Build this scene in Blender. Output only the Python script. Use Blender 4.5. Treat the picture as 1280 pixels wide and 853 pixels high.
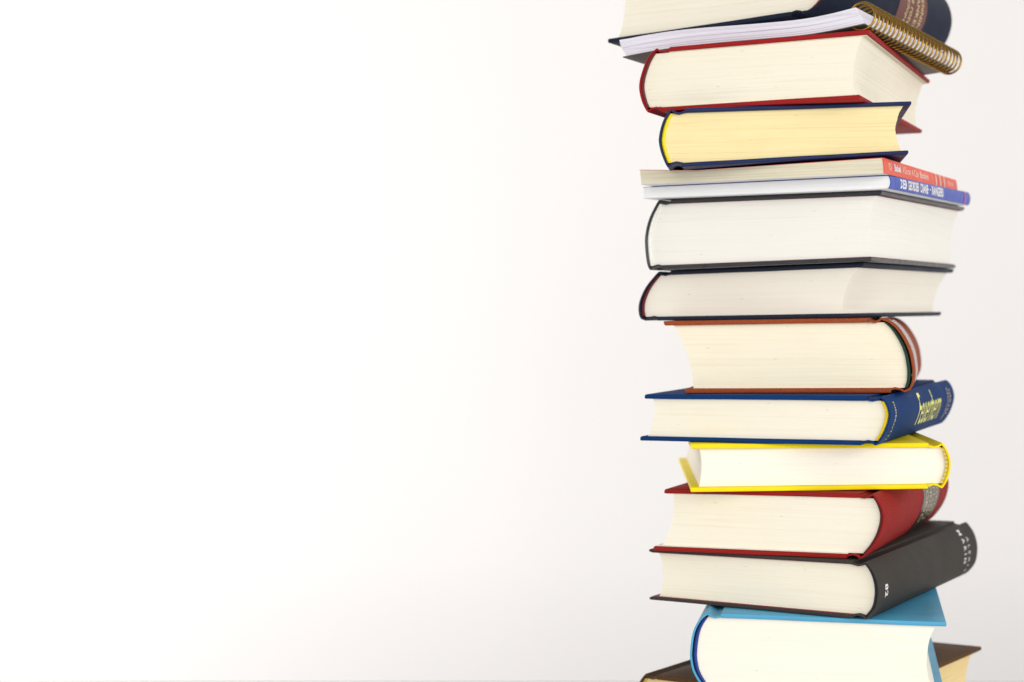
import bpy, bmesh, math, random
from mathutils import Vector

for o in list(bpy.data.objects):
    bpy.data.objects.remove(o)
sc = bpy.context.scene
C = sc.collection
rad = math.radians

# ------------------------------------------------------------------ camera, light, exposure
CAM_H = 0.28                                   # lens height above the table top
cam_d = bpy.data.cameras.new('camera')
cam = bpy.data.objects.new('camera', cam_d); C.objects.link(cam)
cam.location = (0, 0, CAM_H); cam.rotation_euler = (rad(90), 0, 0)
cam_d.sensor_width = 36; cam_d.lens = 2186.6 * 36 / 1280
cam_d.shift_y = -0.7 / 1280
cam_d.clip_start = 0.05; cam_d.clip_end = 60
cam_d.dof.use_dof = True; cam_d.dof.focus_distance = 1.035; cam_d.dof.aperture_fstop = 6.3
sc.camera = cam

w = bpy.data.worlds.new('World'); sc.world = w; w.use_nodes = True
bg = w.node_tree.nodes['Background']
bg.inputs[0].default_value = (1.0, 0.985, 0.965, 1); bg.inputs[1].default_value = 0.44

def area(name, loc, target, sx, sy, power, col=(1, 1, 1)):
    l = bpy.data.lights.new(name, 'AREA'); l.shape = 'RECTANGLE'; l.size = sx; l.size_y = sy
    l.energy = power; l.color = col
    o = bpy.data.objects.new(name, l); C.objects.link(o); o.location = loc
    d = Vector(target) - Vector(loc); o.rotation_euler = d.to_track_quat('-Z', 'Y').to_euler()
    return o
area('window_light', (-0.35, -1.8, 0.75), (0.15, 1.2, 0.3), 2.8, 1.5, 35, (1.0, 0.985, 0.96))
area('right_softbox', (1.55, -0.55, 0.60), (0.22, 1.1, 0.3), 1.3, 1.3, 24, (1.0, 0.985, 0.965))
area('wall_fill_light', (-1.10, 1.50, 0.12), (-0.05, 2.2, 0.12), 0.7, 1.8, 11, (1.0, 0.99, 0.985))  # unseen lamp, added behind the table to brighten the left of the wall

vs = sc.view_settings
vs.view_transform = 'Standard'; vs.look = 'None'; vs.exposure = 0.15; vs.gamma = 1.0
vs.use_curve_mapping = False
sc.render.engine = 'CYCLES'

# ------------------------------------------------------------------ materials
def new_mat(name):
    m = bpy.data.materials.new(name); m.use_nodes = True
    nt = m.node_tree; b = nt.nodes['Principled BSDF']
    return m, nt, b
def N(nt, t, **kw):
    n = nt.nodes.new(t)
    for k, v in kw.items():
        setattr(n, k, v)
    return n
def mapped(nt, scale, loc=(0, 0, 0)):
    tc = N(nt, 'ShaderNodeTexCoord'); mp = N(nt, 'ShaderNodeMapping')
    mp.inputs['Scale'].default_value = scale; mp.inputs['Location'].default_value = loc
    nt.links.new(tc.outputs['Object'], mp.inputs['Vector'])
    return mp.outputs['Vector']
def mixc(nt, fac, a, b, mode='MIX'):
    n = N(nt, 'ShaderNodeMix', data_type='RGBA', blend_type=mode)
    for s, v in ((n.inputs[0], fac), (n.inputs[6], a), (n.inputs[7], b)):
        if isinstance(v, (int, float)): s.default_value = v
        elif isinstance(v, tuple): s.default_value = (*v[:3], 1)
        else: nt.links.new(v, s)
    return n.outputs[2]
def ramp(nt, src, p0, c0, p1, c1):
    r = N(nt, 'ShaderNodeMapRange'); r.inputs[1].default_value = p0; r.inputs[2].default_value = p1
    r.inputs[3].default_value = c0; r.inputs[4].default_value = c1
    nt.links.new(src, r.inputs[0]); return r.outputs[0]
def noise(nt, vec, scale=1.0, detail=3.0, rough=0.55):
    n = N(nt, 'ShaderNodeTexNoise'); n.inputs['Scale'].default_value = scale
    n.inputs['Detail'].default_value = detail; n.inputs['Roughness'].default_value = rough
    nt.links.new(vec, n.inputs['Vector']); return n.outputs[0]
def bump(nt, b, h, strength, dist):
    n = N(nt, 'ShaderNodeBump'); n.inputs['Strength'].default_value = strength
    n.inputs['Distance'].default_value = dist
    nt.links.new(h, n.inputs['Height']); nt.links.new(n.outputs[0], b.inputs['Normal'])

def paper(name, col, dark, streak=0.5, seed=0.0, tint=0.25):
    """cut edges of a book block: stacked sheets seen edge on"""
    m, nt, b = new_mat(name)
    fine = noise(nt, mapped(nt, (5, 5, 1500), (seed, 0, seed)), 1, 2, 0.6)
    mid = noise(nt, mapped(nt, (9, 9, 420), (0, seed, seed * 2)), 1, 3, 0.6)
    f1 = ramp(nt, fine, 0.52, 0.0, 0.80, streak)
    f2 = ramp(nt, mid, 0.55, 0.0, 0.82, streak)
    c = mixc(nt, f1, col, dark); c = mixc(nt, f2, c, dark)
    blot = noise(nt, mapped(nt, (26, 26, 60), (seed, seed, 0)), 1, 3)
    c = mixc(nt, ramp(nt, blot, 0.5, 0.0, 0.8, tint), c, tuple(d * 0.5 + k * 0.5 for d, k in zip(dark, col)))
    spot = noise(nt, mapped(nt, (140, 140, 900), (seed, 3, seed)), 1, 1)
    c = mixc(nt, ramp(nt, spot, 0.76, 0.0, 0.83, 0.55), c, tuple(d * 0.62 for d in dark))
    nt.links.new(c, b.inputs['Base Color']); b.inputs['Roughness'].default_value = 0.85
    b.inputs['Specular IOR Level'].default_value = 0.15
    bump(nt, b, fine, 0.35, 0.0003)
    return m

def cloth(name, col, rough=0.72, weave=1500.0, amount=0.35, var=0.25, rib=None, spec=0.3):
    """book cloth: fine woven threads, or ribs that run along the spine"""
    m, nt, b = new_mat(name)
    if rib:
        wv = N(nt, 'ShaderNodeTexWave', wave_type='BANDS', bands_direction='Z')
        wv.inputs['Scale'].default_value = rib; wv.inputs['Distortion'].default_value = 0.6
        wv.inputs['Detail'].default_value = 1
        tc = N(nt, 'ShaderNodeTexCoord'); nt.links.new(tc.outputs['Object'], wv.inputs['Vector'])
        h1 = wv.outputs['Fac']
        h = noise(nt, mapped(nt, (weave, weave * 0.3, weave)), 1, 2)
        hh = N(nt, 'ShaderNodeMath', operation='MULTIPLY_ADD'); hh.inputs[1].default_value = 0.5
        nt.links.new(h, hh.inputs[0]); nt.links.new(h1, hh.inputs[2]); h = hh.outputs[0]
        shade = h1
    else:
        a = noise(nt, mapped(nt, (weave, weave * 0.12, weave * 0.6)), 1, 2)
        c2 = noise(nt, mapped(nt, (weave * 0.12, weave, weave * 0.6)), 1, 2)
        ad = N(nt, 'ShaderNodeMath', operation='ADD'); nt.links.new(a, ad.inputs[0]); nt.links.new(c2, ad.inputs[1])
        h = ad.outputs[0]; shade = noise(nt, mapped(nt, (weave * .7,) * 3), 1, 2)
    dk = tuple(k * (1 - var) for k in col); lt = tuple(min(1, k * (1 + var * .6) + 0.004) for k in col)
    c = mixc(nt, ramp(nt, shade, 0.3, 0, 0.7, 1), dk, lt)
    big = noise(nt, mapped(nt, (22, 22, 22)), 1, 4)
    c = mixc(nt, ramp(nt, big, 0.45, 0, 0.8, 0.3), c, tuple(min(1, k * 1.25 + 0.01) for k in col))
    nt.links.new(c, b.inputs['Base Color'])
    nt.links.new(ramp(nt, big, 0.3, rough - 0.08, 0.7, rough + 0.08), b.inputs['Roughness'])
    b.inputs['Specular IOR Level'].default_value = spec
    bump(nt, b, h, amount, 0.0004)
    return m

def coated(name, col, rough=0.3, spec=0.5, var=0.08):
    """printed, laminated board or jacket: faint scuffs and handling marks"""
    m, nt, b = new_mat(name)
    big = noise(nt, mapped(nt, (30, 30, 30)), 1, 5)
    c = mixc(nt, ramp(nt, big, 0.4, 0, 0.75, 1), tuple(k * (1 - var) for k in col), tuple(min(1, k * (1 + var)) for k in col))
    nt.links.new(c, b.inputs['Base Color'])
    sc_ = noise(nt, mapped(nt, (60, 500, 60)), 1, 3)
    nt.links.new(ramp(nt, sc_, 0.35, rough - 0.06, 0.7, rough + 0.14), b.inputs['Roughness'])
    b.inputs['Specular IOR Level'].default_value = spec
    bump(nt, b, noise(nt, mapped(nt, (240, 240, 240)), 1, 2), 0.06, 0.0005)
    return m

def plain(name, col, rough=0.6, metal=0.0, spec=0.4):
    m, nt, b = new_mat(name)
    n = noise(nt, mapped(nt, (900, 900, 900)), 1, 2)
    c = mixc(nt, ramp(nt, n, 0.3, 0, 0.7, 1), tuple(k * 0.86 for k in col), tuple(min(1, k * 1.08) for k in col))
    nt.links.new(c, b.inputs['Base Color'])
    b.inputs['Roughness'].default_value = rough; b.inputs['Metallic'].default_value = metal
    b.inputs['Specular IOR Level'].default_value = spec
    return m

CREAM = ((0.87, 0.82, 0.685), (0.72, 0.63, 0.44))
P = {
    'cream1': paper('paper_cream_fine', CREAM[0], CREAM[1], 0.3, 1.3),
    'cream2': paper('paper_cream_soft', (0.87, 0.82, 0.695), CREAM[1], 0.3, 4.1),
    'cream3': paper('paper_cream_warm', (0.87, 0.81, 0.65), (0.70, 0.60, 0.38), 0.36, 7.7),
    'cream4': paper('paper_ivory', (0.87, 0.828, 0.735), (0.74, 0.66, 0.50), 0.26, 11.2),
    'white': paper('paper_white', (0.86, 0.84, 0.785), (0.68, 0.64, 0.52), 0.32, 15.5, 0.15),
    'gold': paper('paper_yellowed', (0.84, 0.72, 0.40), (0.64, 0.46, 0.17), 0.75, 19.9, 0.4),
    'grey': paper('paper_newsprint', (0.74, 0.69, 0.54), (0.46, 0.38, 0.22), 0.65, 23.1, 0.4),
    'lilac': paper('paper_cool_white', (0.80, 0.78, 0.86), (0.50, 0.46, 0.55), 0.6, 27.4, 0.2),
    'bright': paper('paper_bright', (0.86, 0.87, 0.88), (0.66, 0.67, 0.68), 0.4, 31.4, 0.2),
    'old': paper('paper_old_yellow', (0.80, 0.64, 0.33), (0.58, 0.40, 0.15), 0.6, 35.4, 0.4),
}
GOLD = plain('foil_gold', (0.80, 0.62, 0.30), 0.4, 0.3)
WHITE_INK = plain('ink_white', (0.86, 0.85, 0.86), 0.55)
PALE_INK = plain('ink_pale_coral', (0.92, 0.74, 0.62), 0.55)
YELLOW_INK = plain('ink_yellow', (0.88, 0.86, 0.20), 0.5)

# ------------------------------------------------------------------ mesh helpers
def obj(name, verts, faces, mat, parent=None, smooth=40):
    me = bpy.data.meshes.new(name); me.from_pydata([tuple(v) for v in verts], [], faces)
    bm = bmesh.new(); bm.from_mesh(me)
    bmesh.ops.recalc_face_normals(bm, faces=bm.faces); bm.to_mesh(me); bm.free()
    if smooth:
        me.polygons.foreach_set('use_smooth', [True] * len(me.polygons)); me.set_sharp_from_angle(angle=rad(smooth))
    me.materials.append(mat); me.update()
    o = bpy.data.objects.new(name, me); C.objects.link(o)
    if parent: o.parent = parent
    return o
def thing(name, label, cat, loc, rz):
    o = bpy.data.objects.new(name, None); C.objects.link(o); o.empty_display_size = 0.02
    o.location = loc; o.rotation_euler = (0, 0, rz); o['label'] = label; o['category'] = cat
    return o
def lerp_list(pts, x):
    if x <= pts[0][0]: return pts[0][1]
    for (a, va), (b, vb) in zip(pts, pts[1:]):
        if x <= b: return va + (vb - va) * (x - a) / (b - a)
    return pts[-1][1]
def curve(pts):
    """smooth (Catmull-Rom) curve value through (t, v) points"""
    def f(t):
        n = len(pts)
        if t <= pts[0][0]: return pts[0][1]
        if t >= pts[-1][0]: return pts[-1][1]
        for i in range(n - 1):
            if t <= pts[i + 1][0]:
                t1, p1 = pts[i]; t2, p2 = pts[i + 1]
                m1 = ((p2 - pts[i - 1][1]) / (t2 - pts[i - 1][0])) if i else (p2 - p1) / (t2 - t1)
                m2 = ((pts[i + 2][1] - p1) / (pts[i + 2][0] - t1)) if i + 2 < n else (p2 - p1) / (t2 - t1)
                d = t2 - t1; u = (t - t1) / d
                return ((2*u**3 - 3*u**2 + 1) * p1 + (u**3 - 2*u**2 + u) * d * m1 + (-2*u**3 + 3*u**2) * p2 + (u**3 - u**2) * d * m2)
    return f
def slab(x0, x1, y0, y1, z0, z1, bev, nx=14, ny=6, wob=None):
    """board with softened edges"""
    V, F = [], []
    def grid(z):
        base = len(V)
        for j in range(ny + 1):
            for i in range(nx + 1):
                V.append((x0 + bev + (x1 - x0 - 2 * bev) * i / nx, y0 + bev + (y1 - y0 - 2 * bev) * j / ny, z))
        for j in range(ny):
            for i in range(nx):
                a = base + j * (nx + 1) + i; F.append((a, a + 1, a + nx + 2, a + nx + 1))
        per = [base + i for i in range(nx + 1)] + [base + j * (nx + 1) + nx for j in range(1, ny + 1)]
        per += [base + ny * (nx + 1) + i for i in range(nx - 1, -1, -1)] + [base + j * (nx + 1) for j in range(ny - 1, 0, -1)]
        return per
    def ring(z, ins):
        per = []
        def add(x, y): per.append(len(V)); V.append((x, y, z))
        X0, X1, Y0, Y1 = x0 + ins, x1 - ins, y0 + ins, y1 - ins
        for i in range(nx + 1): add(X0 + (X1 - X0) * i / nx, Y0)
        for j in range(1, ny + 1): add(X1, Y0 + (Y1 - Y0) * j / ny)
        for i in range(nx - 1, -1, -1): add(X0 + (X1 - X0) * i / nx, Y1)
        for j in range(ny - 1, 0, -1): add(X0, Y0 + (Y1 - Y0) * j / ny)
        return per
    R = [grid(z0), ring(z0 + bev * .3, bev * .3), ring(z0 + bev, 0), ring(z1 - bev, 0), ring(z1 - bev * .3, bev * .3), grid(z1)]
    for A, B in zip(R, R[1:]):
        n = len(A)
        for k in range(n): F.append((A[k], A[(k + 1) % n], B[(k + 1) % n], B[k]))
    if wob: V = [(x, y, z + wob(x, y)) for x, y, z in V]
    return V, F
def wobble(seed, amp):
    r = random.Random(seed); p = [r.uniform(0, 6.28) for _ in range(4)]
    return lambda x, y: amp * (0.5 * math.sin(x * 55 + p[0]) + 0.3 * math.sin(x * 120 + y * 40 + p[1]) + 0.4 * math.sin(y * 45 + p[2]))

def text_mesh(body, bold=0.0, shear=0.0):
    """outline lettering as triangles, bounding box normalised to 0..1 in both directions"""
    cu = bpy.data.curves.new('lettering', 'FONT'); cu.body = body; cu.size = 1; cu.offset = bold; cu.shear = shear
    cu.resolution_u = 3; cu.space_character = 1.06
    o = bpy.data.objects.new('lettering', cu); C.objects.link(o)
    me = bpy.data.meshes.new_from_object(o.evaluated_get(bpy.context.evaluated_depsgraph_get()))
    bpy.data.objects.remove(o); bpy.data.curves.remove(cu)
    bm = bmesh.new(); bm.from_mesh(me); bpy.data.meshes.remove(me)
    bmesh.ops.triangulate(bm, faces=bm.faces)
    for _ in range(2):
        bmesh.ops.subdivide_edges(bm, edges=[e for e in bm.edges if e.calc_length() > 0.22], cuts=1)
        bmesh.ops.triangulate(bm, faces=bm.faces)
    xs = [v.co.x for v in bm.verts]; ys = [v.co.y for v in bm.verts]
    x0, x1, y0, y1 = min(xs), max(xs), min(ys), max(ys)
    bm.verts.index_update()
    V = [((v.co.x - x0) / (x1 - x0), (v.co.y - y0) / (y1 - y0)) for v in bm.verts]
    F = [tuple(v.index for v in f.verts) for f in bm.faces]; bm.free()
    return V, F

# ------------------------------------------------------------------ setting
WALL_Y = 2.2; TABLE_BACK = 1.44
m, nt, b = new_mat('white_wall_paint')
c = mixc(nt, ramp(nt, noise(nt, mapped(nt, (1.3, 1.3, 1.3)), 1, 4), 0.35, 0, 0.7, 1), (0.855, 0.832, 0.822), (0.865, 0.846, 0.838))
nt.links.new(c, b.inputs['Base Color']); b.inputs['Roughness'].default_value = 0.8
b.inputs['Specular IOR Level'].default_value = 0.2
bump(nt, b, noise(nt, mapped(nt, (160, 160, 160)), 1, 3), 0.12, 0.001)
WALLM = m
m, nt, b = new_mat('white_table_lacquer')
c = mixc(nt, ramp(nt, noise(nt, mapped(nt, (3, 8, 3)), 1, 4), 0.35, 0, 0.7, 1), (0.76, 0.75, 0.735), (0.79, 0.78, 0.77))
nt.links.new(c, b.inputs['Base Color']); b.inputs['Roughness'].default_value = 0.5
TABLEM = m
V, F = slab(-2.6, 2.6, WALL_Y, WALL_Y + 0.12, -0.75, 1.9, 0.003, 4, 2)
o = obj('wall', V, F, WALLM); o['kind'] = 'structure'
V, F = slab(-0.8, 1.2, 0.45, TABLE_BACK, -0.03, 0.0, 0.003, 6, 4)
o = obj('table_top', V, F, TABLEM); o['kind'] = 'structure'

# ------------------------------------------------------------------ the stack
# planes between neighbouring books: height over table at (0.2, 1.05) and slopes along x and y
PL = [(0.1794, .0168, -.0079), (0.1398, .0136, .0117), (0.107, .0267, .0102), (0.0971, .0169, .0229), (0.089, .0105, .0197),
      (0.0468, .0256, .0057), (0.0133, .016, .0133), (-0.0318, .0148, .0212), (-0.0611, .01, .0155), (-0.0893, .0205, .0132),
      (-0.1286, .0137, .0094), (-0.1629, -.007, .0125), (-0.2108, .0011, -.0002), (-0.28, 0, 0)]
PL = [(a + CAM_H, b_, c_) for a, b_, c_ in PL]

class Book:
    """local frame: x to the right along the front face, y away from the viewer, z up; spine at one end of x"""
    def __init__(s, name, label, cx, cy, psi, W, D, sk, top, bot, spine, dtop=None, dbot=None):
        s.W, s.D, s.sk, s.top, s.bot, s.spine = W, D, sk, top, bot, spine
        s.psi = rad(psi); s.right = Vector((math.cos(s.psi), -math.sin(s.psi))); s.back = Vector((math.sin(s.psi), math.cos(s.psi)))
        s.o = Vector((cx, cy)) - s.right * W
        s.dtop, s.dbot = dtop or [(0, 0)], dbot or [(0, 0)]
        mid = s.o + s.right * W / 2 + s.back * D / 2
        s.z0 = s.h(bot, mid)
        s.T = s.h(top, s.o + s.right * W) - s.h(bot, s.o + s.right * W)
        s.base = (s.o.x, s.o.y, s.z0)
        s.root = thing(name, label, 'notebook' if 'notebook' in name else 'book', s.base, -s.psi)
        s.seed = int((cx * 1000 + cy * 7777 + psi * 31)) % 9973
    def h(s, pl, p): return pl[0] + pl[1] * (p.x - 0.2) + pl[2] * (p.y - 1.05)
    def m(s, x, y, z):
        """x counted from the spine shoulder, y from the front end, z from 0 to T -> local point under the root"""
        X = x if s.spine == 'L' else s.W - x
        t = z / s.T; fr = X / s.W
        p = s.o + s.right * X + s.back * y
        zb = s.h(s.bot, p) + lerp_list(s.dbot, fr) + 0.00015; zt = s.h(s.top, p) + lerp_list(s.dtop, fr) - 0.00015
        return (X + s.sk * t, y, zb * (1 - t) + zt * t - s.z0)
    def add(s, name, V, F, mat, parent=None, smooth=40):
        return obj(name, [s.m(*v) for v in V], F, mat, parent or s.root, smooth)

    def hard(s, cover, pages, bul, conc=0.004, bt=0.0028, sq=0.003, gap=0.0022, endpaper=None, band=None, rib=None,
             groove=0.0085, spine_mat=None, inset=0.00012, layer=(0.0003, 0.0009), board_round=0.0007):
        W, D, T = s.W, s.D, s.T; rnd = random.Random(s.seed)
        s.bul = curve([(0, 0.0)] + [(t, v / 1000) for t, v in bul] + [(1, 0.0)])
        cmax = max(v for _, v in bul) / 1000
        # boards
        for nm, za, zb, sd in (('back_cover', 0, bt, 1), ('front_cover', T - bt, T, 2)):
            V, F = slab(groove, W, 0, D, za, zb, board_round, 16, 8, wobble(s.seed + sd, 0.00013))
            brd = s.add(nm, V, F, cover)
            if endpaper:
                e0, e1 = (bt, bt + 0.0004) if nm == 'back_cover' else (T - bt - 0.0004, T - bt)
                V, F = slab(groove, W - 0.0012, 0.0011, D - 0.0011, e0, e1, 0.0001, 10, 3)
                s.add('endpaper', V, F, endpaper, brd)
        # spine with its two joints
        out = [(groove + 0.0005, T - 0.0012), (groove - 0.0012, T - 0.0016), (groove * .62, T - 0.0021), (groove * .36, T - 0.0016), (groove * .16, T - 0.0005), (0.0004, T - 0.0001)]
        n = 26
        out += [(-s.bul(1 - k / n), T * (1 - k / n)) for k in range(1, n)]
        out += [(x, T - z) for x, z in reversed(out[:6])]
        th = 0.0012; inn = []
        for i, (x, z) in enumerate(out):
            a = out[max(0, i - 1)]; b_ = out[min(len(out) - 1, i + 1)]
            dx, dz = b_[0] - a[0], b_[1] - a[1]; L = math.hypot(dx, dz) or 1
            inn.append((x - dz / L * th * (1 if True else 1), z + dx / L * th))
        prof = out + inn[::-1]; npf = len(prof); cx_ = sum(p[0] for p in prof) / npf
        ctr = [((out[min(i, npf - 1 - i)][0] + inn[min(i, npf - 1 - i)][0]) / 2, (out[min(i, npf - 1 - i)][1] + inn[min(i, npf - 1 - i)][1]) / 2) for i in range(npf)]
        ys = [0.0, 0.0003] + [D * k / 10 for k in range(1, 10)] + [D - 0.0003, D]
        V, F = [], []
        wb = wobble(s.seed + 9, 0.00012)
        for j, y in enumerate(ys):
            sh = 0.55 if j in (0, len(ys) - 1) else 1.0
            for (px, pz), (qx, qz) in zip(prof, ctr):
                V.append((qx + (px - qx) * sh + wb(pz, y), y, qz + (pz - qz) * sh))
        for j in range(len(ys) - 1):
            for k in range(npf):
                a = j * npf + k; b_ = j * npf + (k + 1) % npf; F.append((a, b_, b_ + npf, a + npf))
        half = npf // 2
        for j in (0, len(ys) - 1):
            for k in range(half - 1):
                F.append((j * npf + k, j * npf + k + 1, j * npf + npf - 2 - k, j * npf + npf - 1 - k))
        s.spine_part = s.add('spine', V, F, spine_mat or cover)
        # book block, sheet by sheet in small bundles
        fore = lambda t: W - sq - conc * (max(0, s.bul(t)) / cmax if cmax else 0)
        e = 0.00045 if endpaper else 0.0
        s.pages(pages, lambda t: -s.bul(t) + gap + th, fore, bt + e, T - bt - e, sq * 0.9, D - sq * 0.9, inset, layer, rnd)
        # head bands at both ends
        if band:
            for y in (sq * 0.9 - 0.0006, D - sq * 0.9 + 0.0006):
                s.headband(band, y, bt, gap + th, rib)
    def pages(s, mat, left, right, za, zb, y0, y1, inset, layer, rnd, wave=0.00007):
        T = s.T; z = za; V, F = [], []; nx = 9; first = True; prev = None; i0 = rnd.uniform(0, inset)
        while z < zb - 1e-6:
            z2 = min(zb, z + rnd.uniform(*layer))
            if zb - z2 < layer[0]: z2 = zb
            i0 = max(0, min(inset, i0 + rnd.uniform(-1, 1) * inset * .7)); ph = rnd.uniform(0, 6.28)
            for zz in (z, z2):
                t = zz / T; xl, xr = left(t), right(t) - i0
                ring = []
                for i in range(nx + 1):
                    x = xl + (xr - xl) * i / nx
                    ring.append((x, y0 + i0 + wave * math.sin(x * 60 + ph), zz))
                for i in range(nx, -1, -1):
                    x = xl + (xr - xl) * i / nx; ring.append((x, y1 - i0, zz))
                base = len(V); V += ring; n = len(ring)
                if prev is not None:
                    for k in range(n): F.append((prev + k, prev + (k + 1) % n, base + (k + 1) % n, base + k))
                else:
                    for i in range(nx): F.append((base + i, base + i + 1, base + n - 2 - i, base + n - 1 - i))
                prev = base
            z = z2
        n = 2 * (nx + 1)
        for i in range(nx): F.append((prev + i, prev + i + 1, prev + n - 2 - i, prev + n - 1 - i))
        s.page_part = s.add('page_block', V, F, mat, smooth=12)
    def headband(s, mat, y, bt, gap, rib):
        T = s.T; n = 90; V, F = [], []; k = 8
        for i in range(n + 1):
            t = (bt * 1.1 + (T - 2.2 * bt) * i / n) / T
            r = 0.00105 * (1.0 + (0.16 if i % 3 == 0 else 0))
            for a in range(k):
                q = 2 * math.pi * a / k
                V.append((-s.bul(t) + gap - 0.0008 + r * math.cos(q), y + r * math.sin(q), t * T))
        for i in range(n):
            for a in range(k): F.append((i * k + a, i * k + (a + 1) % k, (i + 1) * k + (a + 1) % k, (i + 1) * k + a))
        F += [tuple(range(k)), tuple(range(n * k, n * k + k))]
        s.add('headband', V, F, mat, s.page_part)
    def sp(s, y, t, off):
        """point on the outside of the spine, a little proud of it"""
        t = max(0.001, min(0.999, t)); d = 0.004
        x1, x2 = -s.bul(min(1, t + d)), -s.bul(max(0, t - d)); dz = s.T * (min(1, t + d) - max(0, t - d))
        nx, nz = -dz, (x1 - x2); L = math.hypot(nx, nz)
        return (-s.bul(t) + nx / L * off, y, t * s.T + nz / L * off)
    def strip(s, name, y0, y1, t0, t1, mat, off=0.0003, nt_=36, ny=2, parent=None):
        V, F = [], []
        for j in range(ny + 1):
            for i in range(nt_ + 1):
                V.append(s.sp(y0 + (y1 - y0) * j / ny, t0 + (t1 - t0) * i / nt_, off))
        for j in range(ny):
            for i in range(nt_):
                a = j * (nt_ + 1) + i; F.append((a, a + 1, a + nt_ + 2, a + nt_ + 1))
        return s.add(name, V, F, mat, parent or s.spine_part)
    def words(s, body, y0, y1, t0, t1, mat, across=False, off=0.0002, bold=0.0, shear=0.0, parent=None, flip=False):
        """lettering on the spine; along: reads from front to far end; across: reads downwards"""
        V, F = text_mesh(body, bold, shear); Q = []
        for u, v in V:
            if flip: u, v = 1 - u, 1 - v
            if across: Q.append(s.sp(y0 + (y1 - y0) * v, t1 + (t0 - t1) * u, off))
            else: Q.append(s.sp(y0 + (y1 - y0) * u, t0 + (t1 - t0) * v, off))
        return s.add('lettering', Q, F, mat, parent or s.spine_part, smooth=0)

# ---- bottom: brown book lying askew under the light blue one
BROWN = cloth('cloth_brown', (0.095, 0.045, 0.016), 0.7, 1100, 0.3, spec=0.15)
k = Book('hardcover_book', 'brown cloth hardcover with yellowed pages, lowest of the stack, under the light blue book',
         0.2035, 1.0277, 34.0, 0.144, 0.2143, 0, PL[12], PL[13], 'L')
k.hard(BROWN, P['old'], [(.12, 5.5), (.3, 9.5), (.5, 11), (.7, 9.5), (.88, 5.5)], 0.008, band=plain('band_ochre', (0.55, 0.40, 0.10)), endpaper=plain('endpaper_brown', (0.30, 0.17, 0.07)))

# ---- light blue
LBLUE = coated('jacket_light_blue', (0.075, 0.35, 0.56), 0.42, 0.3)
k = Book('hardcover_book', 'light blue hardcover with white pages and dark blue headband, lying on the brown book',
         0.2527, 1.0175, 11.19, 0.1392, 0.2098, 0, PL[11], PL[12], 'L')
k.hard(LBLUE, P['cream4'], [(.07, 2.6), (.24, 7.7), (.36, 9.4), (.5, 9.9), (.76, 8.0), (.92, 4.0)], 0.008, band=plain('band_dark_blue', (0.012, 0.035, 0.22)), gap=0.0026)

# ---- dark grey
DGREY = cloth('cloth_dark_grey', (0.040, 0.035, 0.030), 0.66, 1700, 0.18, 0.15, spec=0.18)
k = Book('hardcover_book', 'dark grey hardcover with white lettering on its wide spine, lying on the light blue book',
         0.2072, 1.0207, 29.37, 0.1395, 0.2208, -0.0003, PL[10], PL[11], 'R')
k.hard(DGREY, P['cream1'], [(.19, 5.3), (.38, 7.2), (.6, 7.2), (.82, 4.7)], 0.004, sq=0.0038, bt=0.002, band=plain('band_black_blue', (0.010, 0.016, 0.035)), endpaper=plain('endpaper_maroon', (0.16, 0.02, 0.03)))
k.words('82', 0.011, 0.0165, .36, .58, WHITE_INK, across=True, bold=0.02)
k.words('M A R I N', 0.186, 0.1920, .32, .93, WHITE_INK, across=True, bold=0.012)
k.words('A L E X I S', 0.197, 0.2015, .12, .78, WHITE_INK, across=True, bold=0.0)

# ---- red cloth
RED2 = cloth('cloth_red_ribbed', (0.29, 0.011, 0.009), 0.7, 1500, 0.38, 0.24, rib=320, spec=0.15)
k = Book('hardcover_book', 'ribbed red cloth hardcover with a black spine label, under the yellow book',
         0.2049, 1.0275, 24.0, 0.1290, 0.210, 0.0077, PL[9], PL[10], 'R')
k.hard(RED2, P['cream2'], [(.06, 2.4), (.24, 6.7), (.43, 8.9), (.66, 8.8), (.85, 5.2)], 0.004, sq=0.0033, band=plain('band_dark_red', (0.10, 0.012, 0.014)), endpaper=plain('endpaper_white', (0.8, 0.77, 0.68)), gap=0.0016)
lab = k.strip('spine_label', 0.1185, 0.1735, .06, .97, coated('label_black_foil', (0.016, 0.015, 0.014), 0.30))
for body, a, b_ in (('SIGRID', .126, .133), ('UNDSET', .138, .145), ('Kristin', .150, .156), ('Tochter', .160, .166)):
    k.words(body, a, b_, .2, .9, GOLD, across=True, off=0.0005, parent=lab)

# ---- yellow
YEL = coated('jacket_yellow', (0.88, 0.69, 0.001), 0.45, 0.18)
m, nt, b = new_mat('band_yellow_white')
wv = N(nt, 'ShaderNodeTexWave', wave_type='BANDS', bands_direction='Z'); wv.inputs['Scale'].default_value = 130
tc = N(nt, 'ShaderNodeTexCoord'); nt.links.new(tc.outputs['Object'], wv.inputs['Vector'])
nt.links.new(mixc(nt, ramp(nt, wv.outputs['Fac'], .45, 0, .55, 1), (0.78, 0.56, 0.02), (0.86, 0.76, 0.40)), b.inputs['Base Color'])
k = Book('hardcover_book', 'bright yellow hardcover with white pages, between the blue and the ribbed red books',
         0.2560, 1.0400, 3.55, 0.1491, 0.2169, 0.0003, PL[8], PL[9], 'R')
k.hard(YEL, P['cream4'], [(.17, 2.6), (.41, 4.5), (.63, 4.5), (.85, 2.6)], 0.0022, sq=0.0042, band=m, gap=0.0014)

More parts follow.
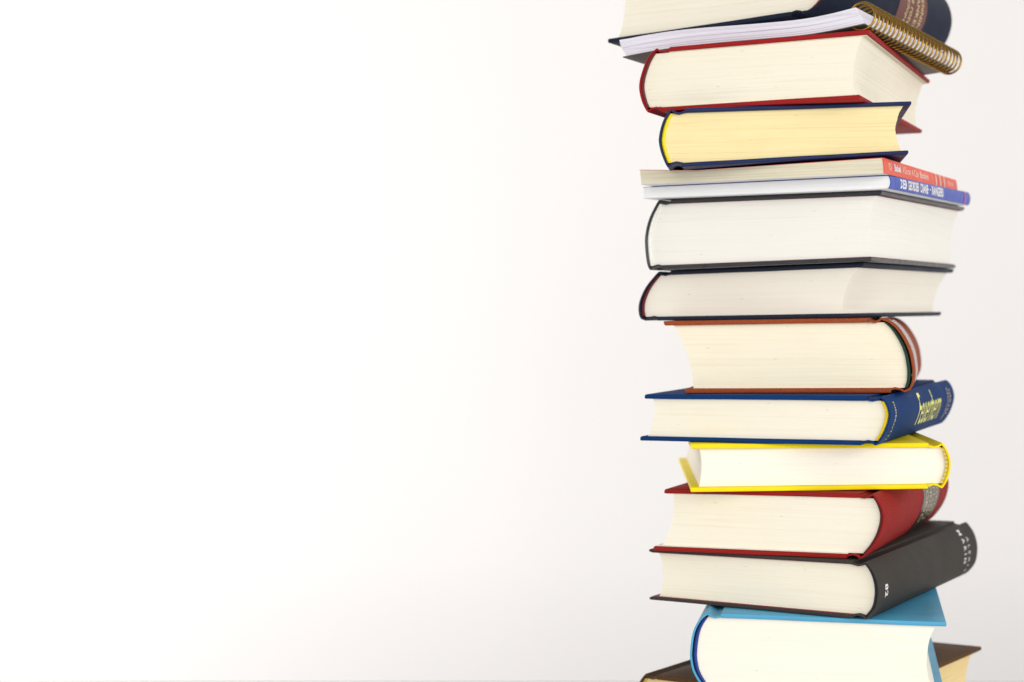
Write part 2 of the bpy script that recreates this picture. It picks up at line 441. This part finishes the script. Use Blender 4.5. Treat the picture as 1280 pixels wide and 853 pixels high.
# ---- blue
BLUE = cloth('cloth_blue', (0.003, 0.034, 0.140), 0.6, 1700, 0.25, 0.18, spec=0.06)
k = Book('hardcover_book', 'blue cloth hardcover with tall yellow title on its spine and yellow headband',
         0.2119, 1.0178, 23.84, 0.1455, 0.2129, 0.0032, PL[7], PL[8], 'R')
k.hard(BLUE, P['cream2'], [(.12, 2.6), (.3, 5.0), (.58, 6.6), (.78, 5.2), (.93, 2.4)], 0.0042, sq=0.0026, band=plain('band_yellow', (0.80, 0.60, 0.01)))
k.words('Feuerhern', 0.088, 0.162, .22, .90, YELLOW_INK, bold=0.0)
k.words('DIDEROTTI', 0.0125, 0.0155, .10, .86, YELLOW_INK, across=True)
k.words('SIEGMUND', 0.186, 0.190, .15, .85, GOLD, across=True)
k.words('HERTEL', 0.194, 0.198, .22, .80, GOLD, across=True)

# ---- rust brown
RUST = cloth('cloth_rust', (0.30, 0.058, 0.015), 0.72, 1200, 0.5, 0.25, spec=0.18)
k = Book('hardcover_book', 'rust brown cloth hardcover with a dark green headband, under the dark navy book',
         0.2353, 1.0453, 14.3, 0.1323, 0.200, -0.0141, PL[6], PL[7], 'R')
k.hard(RUST, P['cream3'], [(.03, 3.0), (.17, 7.3), (.37, 9.9), (.60, 10.6), (.85, 7.6), (.97, 3.0)], 0.0045, sq=0.0033, band=plain('band_dark_green', (0.006, 0.045, 0.028)), gap=0.0028)
for yy in (0.026, 0.078):
    k.strip('foil_line', yy, yy + 0.005, .03, .97, WHITE_INK, 0.0001)
for i in range(44):
    t0 = .04 + .92 * i / 44; k.strip('foil_dot', 0.034, 0.075, t0, t0 + .012, WHITE_INK, 0.0001, 2, 1)

# ---- dark navy
DNAVY = cloth('cloth_dark_navy', (0.010, 0.016, 0.034), 0.55, 1700, 0.2, 0.15, spec=0.22)
k = Book('hardcover_book', 'dark navy hardcover with a dark red headband, lying on the rust brown book',
         0.2030, 1.0561, 28.71, 0.1346, 0.2092, 0.0096, PL[5], PL[6], 'L')
k.hard(DNAVY, P['cream4'], [(.05, 3.4), (.24, 6.7), (.44, 7.5), (.71, 5.6)], 0.0046, sq=0.0025, band=plain('band_wine', (0.12, 0.006, 0.010)))

# ---- dark grey jacket, white pages
SLATE = coated('jacket_slate', (0.030, 0.032, 0.038), 0.3, 0.45)
k = Book('hardcover_book', 'thick slate grey hardcover with white pages and headband, under the two paperbacks',
         0.2134, 1.0397, 27.31, 0.1428, 0.2145, 0.0065, PL[4], PL[5], 'L')
k.hard(SLATE, P['white'], [(.1, 2.2), (.31, 4.8), (.5, 6.0), (.74, 4.7)], 0.0034, sq=0.0026, bt=0.0023, band=plain('band_white', (0.80, 0.79, 0.74)), endpaper=plain('endpaper_dark_red', (0.13, 0.03, 0.035)))

# ---- paperbacks
def paperback(k, cov, back, pages, bul, inset, ct=0.00026):
    W, D, T = k.W, k.D, k.T; rnd = random.Random(k.seed)
    k.bul = curve([(0, 0.0)] + [(t, v / 1000) for t, v in bul] + [(1, 0.0)])
    for nm, za, zb, mt in (('back_cover', 0, ct, back), ('front_cover', T - ct, T, cov)):
        V, F = slab(0.0006, W, 0, D, za, zb, 0.00012, 16, 8); k.add(nm, V, F, mt)
    n = 14; out = [(-k.bul(i / n), T * i / n) for i in range(n + 1)]
    inn = [(x + 0.0006, min(T - 0.0002, max(0.0002, z))) for x, z in out]
    prof = out + inn[::-1]; npf = len(prof); V, F = [], []
    ys = [0, D * .25, D * .5, D * .75, D]
    for y in ys: V += [(x, y, z) for x, z in prof]
    for j in range(len(ys) - 1):
        for q in range(npf):
            a = j * npf + q; b_ = j * npf + (q + 1) % npf; F.append((a, b_, b_ + npf, a + npf))
    for j in (0, len(ys) - 1):
        for q in range(n): F.append((j * npf + q, j * npf + q + 1, j * npf + npf - 2 - q, j * npf + npf - 1 - q))
    k.spine_part = k.add('spine', V, F, cov)
    k.pages(pages, lambda t: 0.0007 - k.bul(t), lambda t: W - 0.0003, ct + 0.00005, T - ct - 0.00005, 0.0002, D - 0.0002, inset, (0.00035, 0.0011), rnd)

SKY = coated('cover_blue', (0.035, 0.080, 0.44), 0.35, 0.25)
CARD = coated('cover_white_card', (0.74, 0.74, 0.75), 0.35)
k = Book('paperback_book', 'thin blue paperback with bold white spine title, sandwiched under the coral red paperback',
         0.2205, 1.0239, 26.91, 0.1554, 0.2114, 0, PL[3], PL[4], 'R')
paperback(k, SKY, CARD, P['bright'], [(.12, 0.8), (.3, 1.3), (.5, 1.5), (.7, 1.3), (.88, 0.8)], 0.0001)
for body, a, b_ in (('DEB', .022, .036), ('GEORDIES', .040, .066), ('CRANE', .070, .090), ('·', .0935, .0965), ('RANGERS', .100, .131)):
    k.words(body, a, b_, (.18 if body != '·' else .46), (.86 if body != '·' else .60), WHITE_INK, bold=0.035)
k.strip('spine_line', 0.1925, 0.1965, .02, .98, plain('ink_magenta', (0.52, 0.13, 0.42)))

CORAL = coated('cover_coral_red', (0.80, 0.105, 0.060), 0.42, 0.25)
k = Book('paperback_book', 'thin coral red paperback with pale spine lettering and greyish pages, on the blue paperback',
         0.2156, 1.0122, 25.51, 0.1510, 0.2098, -0.001, PL[2], PL[3], 'R',
         dtop=[(0, .0013), (.12, 0.0), (.25, -.0013), (.6, -.0011), (1, -.0010)])
paperback(k, CORAL, CARD, P['grey'], [(.15, 0.15), (.5, 0.3), (.85, 0.15)], 0.00022)
k.words('BUCH', 0.010, 0.0175, .30, .74, PALE_INK, across=True)
for body, a, b_, bo in (('Babel', .025, .041, .03), ('A·Doran', .046, .067, 0), ('A·Czar', .071, .090, 0), ('Boden', .094, .117, 0.01)):
    k.words(body, a, b_, .30, .78, PALE_INK if bo < .02 else WHITE_INK, bold=bo)
for yy in (.139, .152, .165): k.strip('spine_line', yy, yy + 0.0026, .02, .98, PALE_INK)
k.words('dtv', .176, .196, .28, .76, PALE_INK, bold=-0.01)

# ---- navy with yellowed pages
NAVY = coated('cover_navy', (0.004, 0.012, 0.075), 0.45, 0.25)
k = Book('hardcover_book', 'navy hardcover with yellowed gold pages and a yellow headband, lying on the coral red paperback',
         0.2316, 1.0223, 8.38, 0.1405, 0.1996, 0.0018, PL[1], PL[2], 'L', dbot=[(0, -.0012), (1, .0013)])
k.hard(NAVY, P['gold'], [(.12, 2.2), (.31, 4.8), (.5, 6.0), (.8, 4.0)], 0.0052, sq=0.0028, bt=0.0024, band=plain('band_bright_yellow', (0.82, 0.68, 0.01)), inset=0.0002)

# ---- red
RED = cloth('cloth_red', (0.31, 0.006, 0.008), 0.6, 1500, 0.3, 0.2, spec=0.18)
k = Book('hardcover_book', 'thick bright red hardcover with cream pages, under the spiral notebook',
         0.2010, 1.0123, 22.81, 0.1291, 0.2098, 0.0057, PL[0], PL[1], 'L')
k.hard(RED, P['cream1'], [(.185, 4.5), (.44, 7.6), (.74, 6.1), (.9, 3.4)], 0.0044, sq=0.002, band=plain('band_oxblood', (0.12, 0.012, 0.012)), gap=0.0016, endpaper=plain('endpaper_cream', (0.74, 0.68, 0.52)))

# ---- spiral notebook
nb_psi = rad(30.0); NW, ND, NT = 0.155, 0.185, 0.0108
ncx, ncy, nz = 0.2034, 1.0137, CAM_H
right = Vector((math.cos(nb_psi), -math.sin(nb_psi))); back = Vector((math.sin(nb_psi), math.cos(nb_psi)))
no = Vector((ncx, ncy)) - right * NW
nb = thing('spiral_notebook', 'spiral notebook with bronze wire loops and white pages, on the bright red hardcover', 'notebook', (no.x, no.y, CAM_H + 0.18), -nb_psi)
sag = curve([(0, -0.0024), (.12, -0.0006), (.3, 0.0008), (.6, 0.0008), (.76, 0.0008), (.88, 0.0020), (1, 0.0042)])
def nmap(x, y, z): return (x, y, sag(x / NW) + z * (1 - 0.13 * math.sin(math.pi * max(0, min(1, x / NW)) ** 1.6)) - 0.0005 - 0.004 * (y / ND) * max(0, x / NW - .55))
rnd = random.Random(5)
V, F = slab(0.0, NW + 0.001, 0, ND, -0.0007, 0.0, 0.0002, 24, 6)
obj('back_cover', [nmap(*v) for v in V], F, plain('card_grey_brown', (0.10, 0.09, 0.075), 0.6), nb)
# bundles of sheets, each a little off the next
zc = 0.00005
while zc < NT - 1e-5:
    d = min(NT - zc, rnd.uniform(0.0005, 0.0016))
    if NT - zc - d < 0.0004: d = NT - zc
    sh = -0.0052 * zc / NT
    V, F = slab(0.0016 + sh + rnd.uniform(-.0003, .0003), NW + sh + rnd.uniform(-.0004, .0002), rnd.uniform(0.0003, .0009), ND - 0.0008, zc, zc + d - 0.00004, 0.0001, 24, 6)
    obj('page_bundle', [nmap(*v) for v in V], F, P['lilac'], nb, smooth=30); zc += d
WIRE = plain('wire_bronze', (0.33, 0.19, 0.035), 0.22, 1.0)
RX, RZ, wr, kk, nn = 0.0078, 0.0082, 0.00078, 8, 40
V, F = [], []
for i in range(nn):
    a = 2 * math.pi * i / nn
    for j in range(kk):
        q = 2 * math.pi * j / kk
        V.append(((RX + wr * math.cos(q)) * math.cos(a), wr * math.sin(q) + 0.0011 * math.sin(a), (RZ + wr * math.cos(q)) * math.sin(a)))
for i in range(nn):
    for j in range(kk):
        a, b_ = i * kk + j, i * kk + (j + 1) % kk; c_, d_ = ((i + 1) % nn) * kk + j, ((i + 1) % nn) * kk + (j + 1) % kk
        F.append((a, b_, d_, c_))
first = None; NR = 24
for i in range(NR):
    y = 0.003 + (ND - 0.006) * i / (NR - 1); base = nmap(NW, y, 0)
    if first is None: first = obj('wire_loop', V, F, WIRE, nb, smooth=60); o = first
    else: o = first.copy(); C.objects.link(o); o.parent = nb
    o.location = (NW - 0.0016, y, base[2] + NT / 2 - 0.0006); o.rotation_euler = (0, 0, rnd.uniform(-.05, .05))

# ---- top: navy with brown label
TOPN = cloth('cloth_midnight', (0.008, 0.014, 0.034), 0.6, 1500, 0.3, 0.2, spec=0.15)
zl, zr = 0.1914 + CAM_H, 0.1972 + CAM_H
psi = rad(31); a = Vector((-math.cos(psi), math.sin(psi))); Wt, Dt = 0.134, 0.226
gx = (zl - zr) / Wt
# plane that rises from the fore edge to the spine
g = (a.x * gx, a.y * gx)
Cpt = Vector((0.1767, 1.058))
zc0 = zr - g[0] * (Cpt.x - 0.2) - g[1] * (Cpt.y - 1.05)
k = Book('hardcover_book', 'thick midnight navy hardcover with a brown spine label, on top of the spiral notebook',
         Cpt.x, Cpt.y, 31, Wt, Dt, 0.0, (zc0 + 0.057, g[0], g[1]), (zc0, g[0], g[1]), 'R')
k.hard(TOPN, P['cream2'], [(.04, 6), (.12, 12), (.28, 19), (.5, 22), (.72, 19), (.88, 12), (.96, 6)], 0.0075, sq=0.0034, band=plain('band_rust', (0.30, 0.05, 0.03)), gap=0.003)
lab = k.strip('spine_label', 0.1130, 0.1690, .03, .97, coated('label_brown', (0.150, 0.045, 0.036), 0.5), nt_=40)
for body, a_, b_, t0, t1, sh in (('HENNING', 0.1560, 0.1615, .14, .64, 0), ('MANKELL', 0.1470, 0.1525, .14, .64, 0), ('Die rote', 0.1355, 0.1420, .22, .62, .25), ('Antilope', 0.1265, 0.1330, .22, .62, .25)):
    k.words(body, a_, b_, t0, t1, GOLD, across=True, off=0.0005, shear=sh, parent=lab, bold=0.008)
